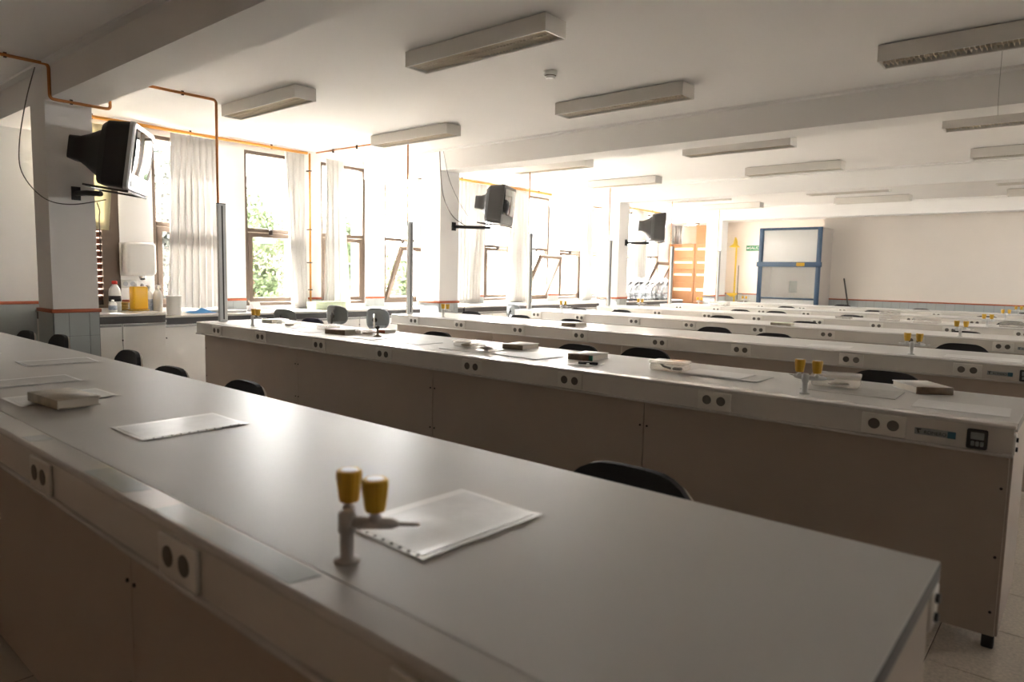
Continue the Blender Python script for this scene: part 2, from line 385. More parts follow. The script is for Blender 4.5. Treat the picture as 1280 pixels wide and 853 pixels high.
o = curtain(2.12, 2.70, 2.18, 2.62, 1.60, 2.60, 4, 'yellowed cloth blind hanging above the dark louvres under the first television', x=XW+.04, amp=.012, mt='blind', seed=10, name='blind', cat='blind')

# curtain track / gas pipe along the window wall
def pipe(name, pts, r, m, label, clamps=(), group=None, cat='pipe', cl=.02):
    t = thing(name, label, cat, pts[0], 0, group); p0 = Vector(pts[0])
    dense = []
    P = [Vector(p)-p0 for p in pts]
    for i, p in enumerate(P):
        if 0 < i < len(P)-1:
            a = (P[i-1]-p).normalized()*min(.03, (P[i-1]-p).length*.4); b = (P[i+1]-p).normalized()*min(.03, (P[i+1]-p).length*.4)
            for q in range(5):
                s_ = q/4; dense.append((p+a)*(1-s_)**2+p*2*s_*(1-s_)+(p+b)*s_**2)
        else: dense.append(p)
    part('run', MB().tube(dense, r, 10), m, t)
    for c, d in clamps:
        c = Vector(c)-p0; part('clamp', MB().box(c.x-(.006 if d != 'x' else .009), c.x+(.006 if d != 'x' else .009), c.y-.009, c.y+.009, c.z-.02, c.z+.03) if d != 'w' else MB().box(c.x-.05, c.x+.018, c.y-.018, c.y+.018, c.z-.006, c.z+.006), 'clamp', t)
    return t
for a, b_, wh in ((2.05, 4.83, 'first bay above the dryer'), (6.1, 9.70, 'second bay, behind the second television'), (10.05, 13.69, 'third bay, behind the third television')):
    cl_ = [((XW+.05, a+.45+.93*i, 2.655), 'y') for i in range(int((b_-a)/.93)+1) if a+.45+.93*i < b_-.05]
    pipe('gas_pipe', [(XW+.05, a, 2.655), (XW+.05, b_, 2.655)], .016, 'gaspipe', 'yellow gas pipe high on the window wall, '+wh, cl_, 'gas pipes along the window wall')
pipe('gas_riser', [(XW+.05, 4.862, 2.655), (XW+.05, 4.862, .805)], .012, 'gaspipe', 'orange vertical gas pipe on the pier between the second and third curtains', [((XW+.05, 4.862, z), 'w') for z in (2.45, 1.75, 1.35, 1.02)])
pipe('copper_pipe', [(XW+.06, 4.95, 2.675), (-5.80, 4.99, 2.675), (-5.80, 5.07, 2.675), (-5.80, 5.07, .8)], .009, 'copper', 'copper pipe crossing the ceiling of the first bay and dropping to the third bench', [((-7.0+.45*i, 4.96, 2.665), 'x') for i in range(3)])
pipe('copper_pipe', [(-5.78, -2.19, 2.672), (-5.78, 1.705, 2.672), (-5.78, 1.705, 2.435), (-5.78, 2.10, 2.435), (-5.78, 2.10, 2.50)], .011, 'copper', 'copper pipe on the near ceiling stepping down under the first beam', [((-5.78, 1.45, 2.675), 'y'), ((-5.78, 1.84, 2.44), 'y'), ((-5.78, -.5, 2.675), 'y')])
pipe('copper_pipe', [(-5.79, 2.06, 2.672), (-5.79, 2.93, 2.672), (-5.79, 2.93, .80)], .011, 'copper', 'copper pipe dropping from the ceiling behind the first television to the second bench', [((-5.79, 2.65, 2.675), 'y'), ((-5.79, 2.93, 1.1), 'x'), ((-5.79, 2.93, 1.55), 'x')])

# ---------------------------------------------------------------- benches
SOX = [-5.49, -4.81, -4.05, -3.36, -2.60, -1.935, -1.19, -.545]
BXL, BXR = -5.86, -.16
def knob_mb(h=.052, r=.021):
    n = 36; rings = []
    for z, rr in ((0, r*.72), (.006, r*.80), (h*.75, r), (h-.003, r*1.0), (h, r*.9)):
        rings.append([Vector((rr*(1-.05*(math.cos(k/n*2*math.pi*9) > .2))*math.cos(2*math.pi*k/n), rr*(1-.05*(math.cos(k/n*2*math.pi*9) > .2))*math.sin(2*math.pi*k/n), z)) for k in range(n)])
    return MB().loft(rings, False)
def make_socket(parent, x, first=[None]):
    p = part('socket_plate', MB().rbox(-.073, .073, -.010, 0, -.040, .036, .003), 'socketface', parent, (x, 0, -.052))
    for sx in (-.031, .031):
        s_ = part('socket', MB().cyl((0, -.0102, 0), (0, -.012, 0), .0195, n=20), 'socketdark', p, (sx, 0, 0))
    return p
def make_bench(width, name='lab_bench'):
    t = thing(name, '', 'bench', (0, 0, .80))
    L, Rr = BXL, BXR
    part('worktop', MB().rbox(L, Rr, .071, width, -.028, 0, .001, 1, smooth=False), 'laminate', t)
    for y0, y1 in ((0, .069),):
        f_ = y0 == 0; n = 6; prof = []
        for q in range(n+1):
            a = math.pi/2*q/n; prof.append((.010-.010*math.sin(a) if f_ else width-.010+.010*math.sin(a), -.012+.012*math.cos(a)))
        prof += [((0 if f_ else width), -.0125), ((.069 if f_ else width-.069), -.0125), ((.069 if f_ else width-.069), 0)]
        part('edge_strip', MB().prism(prof, 'x', L, Rr), 'edge', t)
    part('seam', MB().box(L+.01, Rr-.01, .066, .074, -.026, -.003), 'seam', t)
    part('apron', MB().box(L+.004, Rr-.004, .001, .020, -.095, -.0126).box(L+.004, Rr-.004, width-.020, width-.002, -.095, -.028).box(L+.004, L+.03, .02, width-.02, -.09, -.03).box(Rr-.03, Rr-.017, .02, width-.02, -.09, -.03), 'apron', t)
    part('lip', MB().rbox(L, Rr, -.010, .05, -.106, -.095, .004, 2).rbox(L, Rr, width-.05, width+.004, -.104, -.095, .002, 1), 'edge', t)
    # panels, screws, feet
    cuts = [-5.81, -4.41, -2.97, -1.55, -.17]
    for (y0, y1, s_) in ((.05, .068, -1),):
        for a, b_ in zip(cuts[:-1], cuts[1:]):
            pn = part('panel', MB().rbox(a+.002, b_-.002, y0, y1, -.745, -.104, .0015, 1, smooth=False), 'panel', t)
            if s_ < 0:
                for x in (a+.018, b_-.018):
                    for z in (-.225, -.465, -.66):
                        part('screw', MB().cyl((x, y0+.001, z), (x, y0-.004, z), .005, n=8), 'black', pn)
    part('carcass', MB().box(-5.80, -.18, .069, .30, -.72, -.11), 'panel', t)
    e = part('end_panel', MB().rbox(-.176, -.1635, .070, width-.06, -.75, -.031, .002, 1, smooth=False), 'panel', t)
    part('end_panel', MB().rbox(-5.83, -5.812, .055, width-.055, -.75, -.11, .002, 1, smooth=False), 'apron', t)
    for y in (.035, width-.035):
        cp = part('end_cap', MB().rbox(Rr-.013, Rr+.002, y-.028, y+.028, -.100, -.032, .003, 1), 'apron', t)
        for z in (-.05, -.082): part('bolt', MB().cyl((Rr, y, z), (Rr+.008, y, z), .008, n=10), 'black', cp)
    part('end_edging', MB().box(Rr-.02, Rr+.001, .075, width-.004, -.030, -.002), 'darkband', t)
    for x in (-5.78, -4.41, -2.97, -1.55, -.19):
        for y in ((.09, width-.09) if x in (-5.78, -.19) else (.09, .27)):
            part('foot', MB().rbox(x-.018, x+.018, y-.02, y+.02, -.80, -.72, .004, 1), 'black', t)
    for x in SOX: make_socket(t, x)
    return t
def make_plate(t):
    lb = part('nameplate', MB().rbox(-.062, .062, -.003, .001, -.012, .012, .001, 1), 'labelplate', t, (-.385, 0, -.058))
    part('logo_square', MB().box(.038, .062, -.0045, -.003, -.012, .012), 'labelblue', lb)
    part('logo_flag', MB().prism([(-.058, .009), (-.040, .009), (-.044, .004), (-.05, .005), (-.046, -.006), (-.051, -.008), (-.054, .004)], 'y', -.0045, -.003), 'ink', lb)
    text('lettering', 'ROMERO', .0165, 'ink', lb, (.001, -.0036, -.002), (R(90), 0, 0), sx=1.0)
    sw = part('switch_box', MB().rbox(-.030, .030, -.014, .001, -.034, .034, .006, 2), 'black', t, (-.262, 0, -.058))
    part('switch_plate', MB().rbox(-.018, .020, -.016, -.013, .000, .024, .002, 1), 'labelplate', sw)
    for q in range(3): part('rocker', MB().rbox(-.016+.013*q, -.006+.013*q, -.019, -.013, -.022, -.006, .002, 1), 'labelplate', sw)
BF = [.523, 2.752, 4.897, 7.001, 8.97, 11.0, 13.0]
BW = [.785] + [.735]*6
ordn = ['nearest', 'second', 'third', 'fourth', 'fifth', 'sixth', 'seventh']
benches = []
bl = ['nearest long lab bench with yellow-handled tap, filling the foreground', 'second long lab bench from the camera, with scattered books, boxes and a nameplate',
      'third long lab bench from the camera, its left end before the second column', 'fourth long lab bench from the camera', 'fifth long lab bench from the camera',
      'sixth long lab bench from the camera', 'farthest long lab bench, just before the blue fume hood']
b1 = make_bench(BW[0]); b1.location.y = BF[0]; b1['label'] = bl[0]; b1['group'] = 'long lab benches'
b2 = make_bench(BW[1]); make_plate(b2); b2.location.y = BF[1]; b2['label'] = bl[1]; b2['group'] = 'long lab benches'
for i in range(2, 7):
    c = dupt(b2, bl[i], (0, BF[i], .80))

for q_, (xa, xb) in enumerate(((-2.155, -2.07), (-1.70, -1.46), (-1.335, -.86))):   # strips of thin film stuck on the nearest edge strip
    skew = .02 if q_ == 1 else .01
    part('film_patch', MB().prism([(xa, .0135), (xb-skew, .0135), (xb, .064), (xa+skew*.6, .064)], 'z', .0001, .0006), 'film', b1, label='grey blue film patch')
# gas taps
def make_tap(bodymat):
    t = thing('gas_tap', '', 'tap')
    part('body', MB().lathe([(.020, 0), (.021, .002), (.019, .005), (.011, .007), (.011, .048), (.014, .049), (.014, .078), (.010, .083), (.006, .083)], n=20), bodymat, t)
    for dx, dy in ((.77, .6), (-.75, .65)):
        d = Vector((dx, dy, 0)).normalized(); p = lambda s_, z=.064: (d.x*s_, d.y*s_, z)
        arm = part('arm', MB().cyl(p(.008), p(.072), .010, .009, 12).cyl(p(.072), p(.084), .009, .004, 12).cyl(p(.084), p(.116), .0038, .0028, 10).lathe([(.010, 0), (.010, .010), (.006, .013), (.006, .020)], p(.045, .066), 14), bodymat, t)
        part('valve_handle', knob_mb(), 'yellow', t, p(.045, .084), (0, 0, dx))
        part('handle_cap', MB().cyl((0, 0, 0), (0, 0, .0015), .013, n=16), 'white', t, p(.045, .1355))
    return t
tapd = make_tap('tapgrey'); tapd.location = (-.875, BF[0]+.120, .80); tapd['label'] = 'blurred grey gas tap with two yellow handles on the nearest bench'; tapd['group'] = 'gas taps'
tapl = make_tap('taplight')
first = True
for i in range(1, 7):
    for x, side in ((-.873, 'right'), (-5.20, 'left')):
        lb = 'pale gas tap with two yellow handles near the %s end of the %s bench' % (side, ordn[i] if i < 6 else 'farthest')
        loc = (x, BF[i]+.150, .80)
        if first: tapl.location = loc; tapl['label'] = lb; tapl['group'] = 'gas taps'; first = False
        else: dupt(tapl, lb, loc)

# conduit posts at the left bench ends
post0 = None
for i in range(1, 7):
    loc = (-5.765, BF[i]+.172+(.012 if i == 1 else 0), .80)
    lb = 'grey square service post standing on the left end of the %s bench' % (ordn[i] if i < 6 else 'farthest')
    if post0 is None:
        post0 = thing('service_post', lb, 'post', loc, 0, 'service posts')
        part('profile', MB().rbox(-.005, .029, -.035, .035, 0, 1.005, .003, 1, smooth=False), 'alu', post0)
        part('groove', MB().box(.029, .031, -.006, .006, .02, .99), 'black', post0)
        part('end_cap', MB().rbox(-.006, .030, -.036, .036, 1.005, 1.012, .002, 1), 'black', post0)
    else: dupt(post0, lb, loc)
for i in range(3, 7):
    y = BF[i]+.172
    pipe('copper_pipe', [(-5.79, y, CEIL), (-5.79, y, .80)], .008, 'copper', 'thin copper drop pipe beside the service post of the %s bench' % (ordn[i] if i < 6 else 'farthest'), [], 'copper drop pipes')

# ---------------------------------------------------------------- chairs
def back_mb(w_, h, t_, curve, z0, top_r, yoff=0):
    n = 14; vs = []; fs = []
    def hgt(u):                                    # rounded shoulders
        e = abs(u); return h-.012*e*e if e < 1-top_r else h-.012*e*e-(h*.42)*(1-math.sqrt(max(0, 1-((e-(1-top_r))/top_r)**2)))
    for s_ in (0, 1):
        for j in range(5):
            for i in range(n+1):
                u = -1+2*i/n; z = z0+(hgt(u))*j/4
                vs.append((u*w_/2, curve*(u*u)*-1+yoff+s_*t_+.04*(z-z0), z))
    N = (n+1)*5
    for j in range(4):
        for i in range(n):
            a = j*(n+1)+i; fs.append((a, a+1, a+n+2, a+n+1)); fs.append((N+a, N+a+n+1, N+a+n+2, N+a+1))
    for i in range(n):
        fs.append((i+1, i, N+i, N+i+1)); a = 4*(n+1)+i; fs.append((a, a+1, N+a+1, N+a))
    for j in range(4):
        a = j*(n+1); fs.append((a, a+n+1, N+a+n+1, N+a)); b_ = a+n; fs.append((b_+n+1, b_, N+b_, N+b_+n+1))
    return MB().add(vs, fs, False)
def make_chair():
    t = thing('chair', '', 'chair')
    part('seat', MB().rbox(-.20, .20, -.42, -.04, .43, .465, .015, 3), 'blackcloth', t)
    b = part('backrest', back_mb(.385, .27, .020, .03, .56, .62, -.010), 'blackcloth', t)
    part('back_shell', back_mb(.395, .262, .008, .03, .56, .62, .0105), 'shell', b)
    for sx in (-1, 1):
        part('leg', MB().tube([(sx*.19, -.40, .43), (sx*.21, -.42, 0.0)], .011), 'steel', t)
        part('leg', MB().tube([(sx*.165, .018, .62), (sx*.175, -.005, .45), (sx*.21, .05, 0.0)], .011), 'steel', t)
    part('seat_frame', MB().tube([(-.175, -.0, .43), (-.19, -.40, .425), (.19, -.40, .425), (.175, 0, .43), (-.175, 0, .43)], .009), 'steel', t)
    return t
CH = {1: [-5.53, -5.10, -3.94, -3.23, -2.58, -.82], 2: [-3.73, -2.45, -2.05, -.74], 3: [-5.42, -4.70, -4.02, -2.57, -1.99, -.70],
      4: [-5.39, -4.71, -3.34, -2.39, -.91], 5: [-3.91, -3.39, -2.42, -.71], 6: [-3.93, -2.59, -1.14], 7: [-5.5, -3.57, -2.29, -.80]}
CHD = {1: [.11, .18, .16, .07, .08, .10], 2: [.06, .06, .20, .20], 3: [.06, .06, .06, .22, .06, .24], 4: [.06]*5, 5: [.06, .06, .06, .34], 6: [.06]*3, 7: [.08, .06, .06, .06]}
CHZ = {1: [.973, .973, .973, .964, .973, .968], 2: [.989, 1, 1, 1], 3: [.999, .996, .992, 1, .992, 1], 4: [.985, .998, 1, .985, .978], 5: [.993, .996, .992, 1], 6: [.995, .994, .98], 7: [.975, 1, .985, .985]}
chair0 = make_chair(); firstc = True
place = ['leftmost', 'second from the left', 'third from the left', 'fourth from the left', 'fifth from the left', 'rightmost']
for b_ in CH:
    n = len(CH[b_])
    for i, x in enumerate(CH[b_]):
        pl = 'rightmost' if i == n-1 else place[i]
        lb = 'black upholstered chair tucked behind the %s bench, %s of that row' % (ordn[b_-1] if b_ < 7 else 'farthest', pl)
        loc = (x, BF[b_-1]+BW[b_-1]+CHD[b_][i]+.02, 0)
        if firstc: chair0.scale.z = CHZ[1][0]; chair0.location = loc; chair0['label'] = lb; chair0['group'] = 'black chairs behind the benches'; firstc = False
        else: dupt(chair0, lb, loc, random.uniform(-.06, .06)).scale.z = CHZ[b_][i]

def swivel(loc, rz, m, label, w_=.30, h=.20, name='swivel_chair', top=.88):
    t = thing(name, label, 'chair', loc, rz, 'swivel stools by the window counter')
    n = 26; ring = []
    for k in range(n):
        a = 2*math.pi*k/n; e = 2.9
        ca, sa = math.cos(a), math.sin(a)
        ring.append((w_/2*abs(ca)**(2/e)*(1 if ca > 0 else -1), h/2*abs(sa)**(2/e)*(1 if sa > 0 else -1)))
    rings = [[Vector((x*s_, y+.045*(x/w_*2)**2*-1, top-h/2+z*s_)) for x, z in ring] for y, s_ in ((-.008, .93), (-.004, 1), (.008, 1), (.012, .95))]
    b = part('backrest', MB().loft(rings, False), m, t)
    part('knob', MB().lathe([(.022, 0), (.026, .01), (.026, .022), (.018, .028)], n=14), 'black', b, (0, .015, top-h*.55), (R(-90), 0, 0))
    part('back_post', MB().tube([(0, .03, top-.06), (0, .04, top-h*.8), (0, .05, .58), (0, .0, .50), (0, -.10, .49)], .012), 'chrome' if m == 'swivelblue' else 'black', t)
    part('seat', MB().lathe([(.14, 0), (.18, .012), (.185, .03), (.16, .04)], (0, -.20, .50), 28), m, t)
    part('gas_lift', MB().cyl((0, -.20, .12), (0, -.20, .50), .02), 'chrome', t)
    for k in range(5):
        a = 2*math.pi*k/5+.3
        lg = part('leg', MB().cyl((0, -.20, .12), (.24*math.cos(a), -.20+.24*math.sin(a), .07), .018, .011, 8), 'black', t)
        part('castor', MB().cyl((.24*math.cos(a)-.015, -.20+.24*math.sin(a), .028), (.24*math.cos(a)+.015, -.20+.24*math.sin(a), .028), .028, n=12), 'black', lg)
    return t
swivel((-6.13, 4.35, 0), R(190), 'swivel', 'grey lab swivel chair with black knob, back turned, before the pale green box', .30, .21, top=.895)
swivel((-5.45, 4.36, 0), R(205), 'swivelblue', 'pale blue-grey swivel chair with a bright chrome back post', .25, .22, top=.90)
swivel((-6.40, 3.90, 0), R(200), 'swivel', 'grey lab swivel chair half hidden behind the left end of the second bench', .28, .20, top=.855)
swivel((-6.30, 7.45, 0), R(170), 'swivel', 'grey swivel chair right of the base of the second column', .30, .20, top=.845)
nv = dupt(chair0, 'navy-topped chair between two grey swivel chairs behind the second bench', (-5.35, 3.565, 0), R(3)); nv.scale.z = 1.0
for ch_ in [x for x in COL.objects if x.parent == nv and x.name.startswith('backrest')]:
    ch_.data = ch_.data.copy(); ch_.data.materials[0] = M['navy']

# ---------------------------------------------------------------- counters along the window wall
def counter(y0, y1, top, name, label, xf=-6.695, doors=.6, handle=True, lowlab=None):
    t = thing(name, label, 'counter', (XW+.01, y0, 0), 0, 'wall counters'); D = xf-XW-.01; L = y1-y0
    part('worktop', MB().rbox(0, D, 0, L, top-.022, top, .003, 1, smooth=False), 'counter', t)
    part('dark_band', MB().box(.02, D-.012, .006, L-.006, top-.085, top-.022), 'darkband', t)
    n = max(1, round(L/doors)); w_ = L/n
    part('carcass', MB().box(.02, D-.035, .003, L-.003, .08, top-.085), 'cupboard', t)
    part('plinth', MB().box(.04, D-.08, .01, L-.01, 0, .08), 'darkband', t)
    for i in range(n):
        d = part('door', MB().rbox(D-.034, D-.014, i*w_+.004, (i+1)*w_-.004, .085, top-.088, .002, 1, smooth=False), 'cupboard', t)
        part('handle_rail', MB().box(D-.014, D-.006, i*w_+.01, (i+1)*w_-.01, top-.112, top-.094), 'steel', d)
        part('hinge', MB().cyl((D-.02, (i+1)*w_-.002, .62), (D-.006, (i+1)*w_-.002, .62), .006, n=8), 'black', d)
    return t
hc = counter(1.99, 2.725, .85, 'counter_unit', 'raised white counter unit with dark band holding the yellow canister', xf=-6.37, doors=.37)
c1 = counter(2.74, 6.9, .80, 'counter_unit', 'long pale window counter under the second and third windows')
part('rating_label', MB().box(.672, .686, .02, .10, .738, .762), 'white', c1, (0, .02, 0))
part('rating_label', MB().box(.672, .686, .02, .14, .745, .768), 'white', c1, (0, 2.06, 0))
c2 = counter(6.92, 11.0, .80, 'counter_unit', 'window counter right of the second column')
c3 = counter(11.02, 13.6, .80, 'counter_unit', 'window counter carrying the bagged microscopes')

# things on the raised unit
def bottle(loc, prof, m, label, cap=None, capm='white', n=20, extra=None, sx=1, sy=1, name='bottle'):
    t = thing(name, label, 'bottle', loc)
    part('body', MB().lathe(prof, n=n, sx=sx, sy=sy), m, t)
    if cap: part('cap', MB().lathe(cap, n=14), capm, t)
    return t
H8 = .85
bt = bottle((-6.80, 2.455, H8), [(.045, 0), (.05, .01), (.05, .17), (.045, .20), (.022, .238), (.018, .25)], 'white', 'tall white bottle with red cap on the raised counter unit', [(.024, .245), (.024, .272), (.015, .276)], 'red')
part('label_print', MB().lathe([(.0505, .09), (.0505, .14)], n=20), 'ink', bt)
bt = bottle((-6.66, 2.385, H8), [(.03, 0), (.034, .006), (.034, .075), (.02, .09), (.012, .095)], 'white', 'small white bottle in front of the red-capped bottle', [(.013, .095), (.013, .11)], 'white')
part('label_print', MB().lathe([(.0345, .02), (.0345, .06)], n=20), 'labelgrey', bt)
sp = thing('sponge_stack', 'stack of flat ochre sponges between the white bottle and yellow canister', 'sponge', (-6.93, 2.55, H8), .2)
for q in range(4): part('sponge', MB().rbox(-.05, .05, -.05, .045, .02*q, .02*q+.018, .006, 2), 'sponge', sp, (.003*(q % 2), 0, 0), (0, 0, .06*q))
jr = thing('canister', 'bright yellow rectangular liquid canister on the raised counter unit', 'canister', (-6.80, 2.66, H8), .1)
part('body', MB().rbox(-.045, .045, -.068, .068, .012, .225, .014, 3), 'yellowbright', jr)
part('scalloped_tray', MB().lathe([(.085, 0), (.092, .006), (.085, .012)], n=18, sy=1.05, sx=.8), 'yellow', jr)
for y in (-.03, .035): part('stopper', MB().lathe([(.014, 0), (.017, .01), (.012, .03)], (0, y, .222), 14), 'silver', jr)
for (x, y, nm, lab) in ((-6.95, 2.80, 'left', True), (-6.93, 2.885, 'right', False)):
    s_ = bottle((x, y, .80), [(.040, 0), (.043, .006), (.043, .19), (.03, .225), (.014, .245), (.014, .255)], 'white', '%s white spray bottle of the pair before the wide curtain' % nm, name='spray_bottle')
    part('trigger_head', MB().rbox(-.015, .05, -.012, .012, .255, .285, .006, 2).rbox(.02, .028, -.008, .008, .215, .258, .003, 1), 'white', s_)
    if lab: part('label_print', MB().lathe([(.0435, .04), (.0435, .15)], n=20), 'labelgrey', s_)
bk = thing('bucket', 'white cylindrical tub beside the spray bottles', 'tub', (-6.80, 2.98, .80))
part('body', MB().lathe([(.060, 0), (.064, .005), (.068, .175), (.071, .178), (.071, .186), (.062, .186), (.060, .03)], n=28), 'white', bk)
cl = MB(); nn = 12; vs = []
for j in range(nn+1):
    for i in range(nn+1):
        u, v = i/nn, j/nn; e = min(u, 1-u, v, 1-v)*2
        vs.append((-.09+.18*u, -.13+.26*v, .004+.045*e*(.6+.4*math.sin(9*u+5*v))+.01*math.sin(17*u)*e))
cl.add(vs, [(j*(nn+1)+i, j*(nn+1)+i+1, (j+1)*(nn+1)+i+1, (j+1)*(nn+1)+i) for j in range(nn) for i in range(nn)], True)
cl.add([(-.09, -.13, 0), (.09, -.13, 0), (.09, .13, 0), (-.09, .13, 0)], [(0, 3, 2, 1)])
o = part('blue_cloth', cl, 'bluecloth', None, (-6.98, 3.33, .801)); tag(o, 'crumpled blue cloth at the foot of the wide curtain', 'cloth')
def pile(loc, label, n, m, w_, d_, t_, rz, cat='paper', name='paper_stack'):
    t = thing(name, label, cat, loc, rz)
    for q in range(n): part('sheet', MB().box(-w_/2, w_/2, -d_/2, d_/2, q*t_, q*t_+t_*.8), m, t, (random.uniform(-.006, .006), random.uniform(-.006, .006), 0), (0, 0, random.uniform(-.05, .05)))
    return t
pile((-6.96, 3.62, .80), 'low pile of white papers right of the blue cloth', 4, 'sheet', .2, .28, .006, .1)
tp = thing('folded_paper', 'white folded paper standing under the second window on the counter', 'paper', (-7.08, 3.98, .80), .3)
part('leaf', MB().prism([(-.05, 0), (.0, .10), (.004, .10), (-.044, 0)], 'y', -.06, .06), 'sheet', tp); part('leaf', MB().prism([(.05, 0), (.0, .10), (.004, .10), (.056, 0)], 'y', -.06, .06), 'sheet', tp)
gb = thing('storage_box', 'pale green low box on the window counter behind the grey swivel chair', 'box', (-7.0, 4.86, .80), 0)
part('body', MB().rbox(-.09, .09, -.215, .215, 0, .075, .004, 1), 'palegreen', gb); part('lid', MB().rbox(-.093, .093, -.218, .218, .073, .092, .004, 1), 'palegreen', gb)
# wall sockets, dryer
for y, z, wh in ((2.80, 1.085, 'under the hand dryer'), (7.94, 1.03, 'right of the second column')):
    s_ = thing('wall_socket', 'double round wall socket '+wh, 'socket', (XW, y, z))
    part('plate', MB().rbox(0, .01, -.075, .075, -.04, .04, .004, 1), 'white', s_)
    for q in (-.034, .034): part('socket', MB().cyl((.01, q, 0), (.013, q, 0), .024, n=18), 'silver', s_)
dr = thing('hand_dryer', 'white rounded wall hand dryer beside the wide curtain', 'hand dryer', (XW, 2.875, 1.17))
part('cover', MB().rbox(0, .15, -.145, .145, 0, .33, .04, 4), 'white', dr)
part('nozzle', MB().cyl((.085, .02, .005), (.10, .02, -.035), .035, .028, 18), 'chrome', dr)
part('nozzle_mouth', MB().cyl((.10, .02, -.035), (.1015, .02, -.0385), .022, .022, 16), 'black', dr)
part('back_plate', MB().rbox(0, .012, -.155, .15, -.005, .325, .005, 1), 'socketface', dr)

# bagged microscopes
mic0 = None
for i in range(8):
    y = 11.72+.215*i; loc = (-6.96+.03*(i % 2), y, .80); lb = 'microscope under a clear dust bag on the far counter, %s of the row' % (['leftmost', 'second', 'third', 'fourth', 'fifth', 'sixth', 'seventh', 'rightmost'][i])
    if mic0 is None:
        mic0 = thing('microscope', lb, 'microscope', loc, 0, 'bagged microscopes')
        part('base', MB().rbox(-.10, .10, -.07, .07, 0, .035, .01, 2), 'black', mic0)
        part('arm', MB().tube([(-.07, 0, .03), (-.08, 0, .15), (-.06, 0, .25), (.0, 0, .29)], .02, 10), 'swivel', mic0)
        part('stage', MB().rbox(-.05, .08, -.06, .06, .13, .145, .003, 1), 'black', mic0)
        part('tube', MB().cyl((.02, 0, .20), (.02, 0, .30), .022).cyl((.02, 0, .165), (.02, 0, .20), .014), 'silver', mic0)
        part('eyepiece', MB().cyl((.02, .02, .30), (.09, .03, .36), .014).cyl((.02, -.02, .30), (.09, -.03, .36), .014), 'black', mic0)
        part('focus_knob', MB().cyl((-.06, -.05, .09), (-.06, .05, .09), .022), 'black', mic0)
        rings = []
        for z, s_ in ((.0, 1.1), (.12, 1.02), (.24, .95), (.35, .8), (.43, .5), (.46, .22)):
            rings.append([Vector((.125*s_*math.cos(a)*(1+.10*math.sin(5*a+z*20)), .082*s_*math.sin(a)*(1+.12*math.sin(7*a+z*13)), z)) for a in [2*math.pi*k/28 for k in range(28)]])
        part('dust_bag', MB().loft(rings, True), 'bag', mic0)
    else: dupt(mic0, lb, loc, random.uniform(-.3, .3))

# ---------------------------------------------------------------- televisions
def tv(loc, rz, tilt, W_, H_, D_, body, front, label, armpts, blabel):
    t = thing('television', label, 'television', loc, rz, 'wall televisions'); t.rotation_euler = (0, R(tilt), rz)
    def ring(x, w_, h, zc, r=.05):
        pts = []; n = 5
        for cx, cz, a0 in ((1, 1, 0), (-1, 1, 90), (-1, -1, 180), (1, -1, 270)):
            for q in range(n):
                a = R(a0+90*q/(n-1)); pts.append(Vector((x, cx*(w_/2-r)+r*math.cos(a), zc+cz*(h/2-r)+r*math.sin(a))))
        return pts
    hz = H_/2
    part('front_bezel', MB().loft([ring(-.035, W_, H_, hz, .03), ring(-.012, W_, H_, hz, .03), ring(0, W_*.97, H_*.97, hz, .03)], False), front, t)
    part('cabinet', MB().loft([ring(-.22, W_*.84, H_*.88, hz*.94, .06), ring(-.18, W_*.94, H_*.95, hz*.97, .05), ring(-.034, W_*.985, H_*.985, hz, .04)], False), body, t)
    part('rear_housing', MB().loft([ring(-D_, W_*.36, H_*.34, hz*1.02, .02), ring(-D_+.07, W_*.38, H_*.37, hz*1.02, .03), ring(-D_+.12, W_*.46, H_*.47, hz*1.0, .04), ring(-.235, W_*.70, H_*.72, hz*.95, .06), ring(-.205, W_*.80, H_*.84, hz*.93, .06)], True), body, t)
    sc = MB(); n = 10; vs = []
    sw, sh = W_*.84, H_*.66
    for j in range(n+1):
        for i in range(n+1):
            u, v = -1+2*i/n, -1+2*j/n
            vs.append((.004+.014*(1-u*u*.5-v*v*.5), u*sw/2, H_*.58+v*sh/2))
    sc.add(vs, [(j*(n+1)+i, j*(n+1)+i+1, (j+1)*(n+1)+i+1, (j+1)*(n+1)+i) for j in range(n) for i in range(n)], True)
    b0 = len(vs); sc.box(-.004, .005, -sw/2, sw/2, H_*.58-sh/2, H_*.58+sh/2)
    part('screen', sc, 'screen', t)
    part('speaker_grille', MB().box(0, .003, -W_*.40, W_*.40, H_*.06, H_*.15), body if front != 'silver' else 'tvgrey', t)
    part('button', MB().cyl((0, W_*.3, H_*.19), (.004, W_*.3, H_*.19), .008, n=10), 'black', t)
    br = thing('television_bracket', blabel, 'bracket', armpts[0], 0, 'television brackets'); p0 = Vector(armpts[0])
    part('wall_plate', MB().box(-.006, .006, -.03, .03, -.05, .05), 'black', br)
    P = [Vector(p)-p0 for p in armpts]
    part('arm', MB().tube(P, .02, 8), 'black', br)
    c = Vector(loc)-p0; Rm = Matrix.Translation(c) @ Matrix.Rotation(rz, 4, 'Z') @ Matrix.Rotation(R(tilt), 4, 'Y')
    part('tray', MB().box(-.30, .0, -.20, -.18, -.018, -.004, Rm).box(-.30, .0, .18, .20, -.018, -.004, Rm).box(-.31, -.29, -.20, .20, -.018, -.004, Rm).box(-.02, .0, -.26, .26, -.018, -.004, Rm), 'black', br)
    return t
tv((-5.50, 2.17, 1.80), R(55), 8, .56, .48, .46, 'black', 'silver', 'black tube television with silver front hanging beside the first column', [(-5.945, 1.90, 1.80), (-5.82, 1.93, 1.80), (-5.68, 1.98, 1.79)], 'black wall bracket under the silver-fronted television')
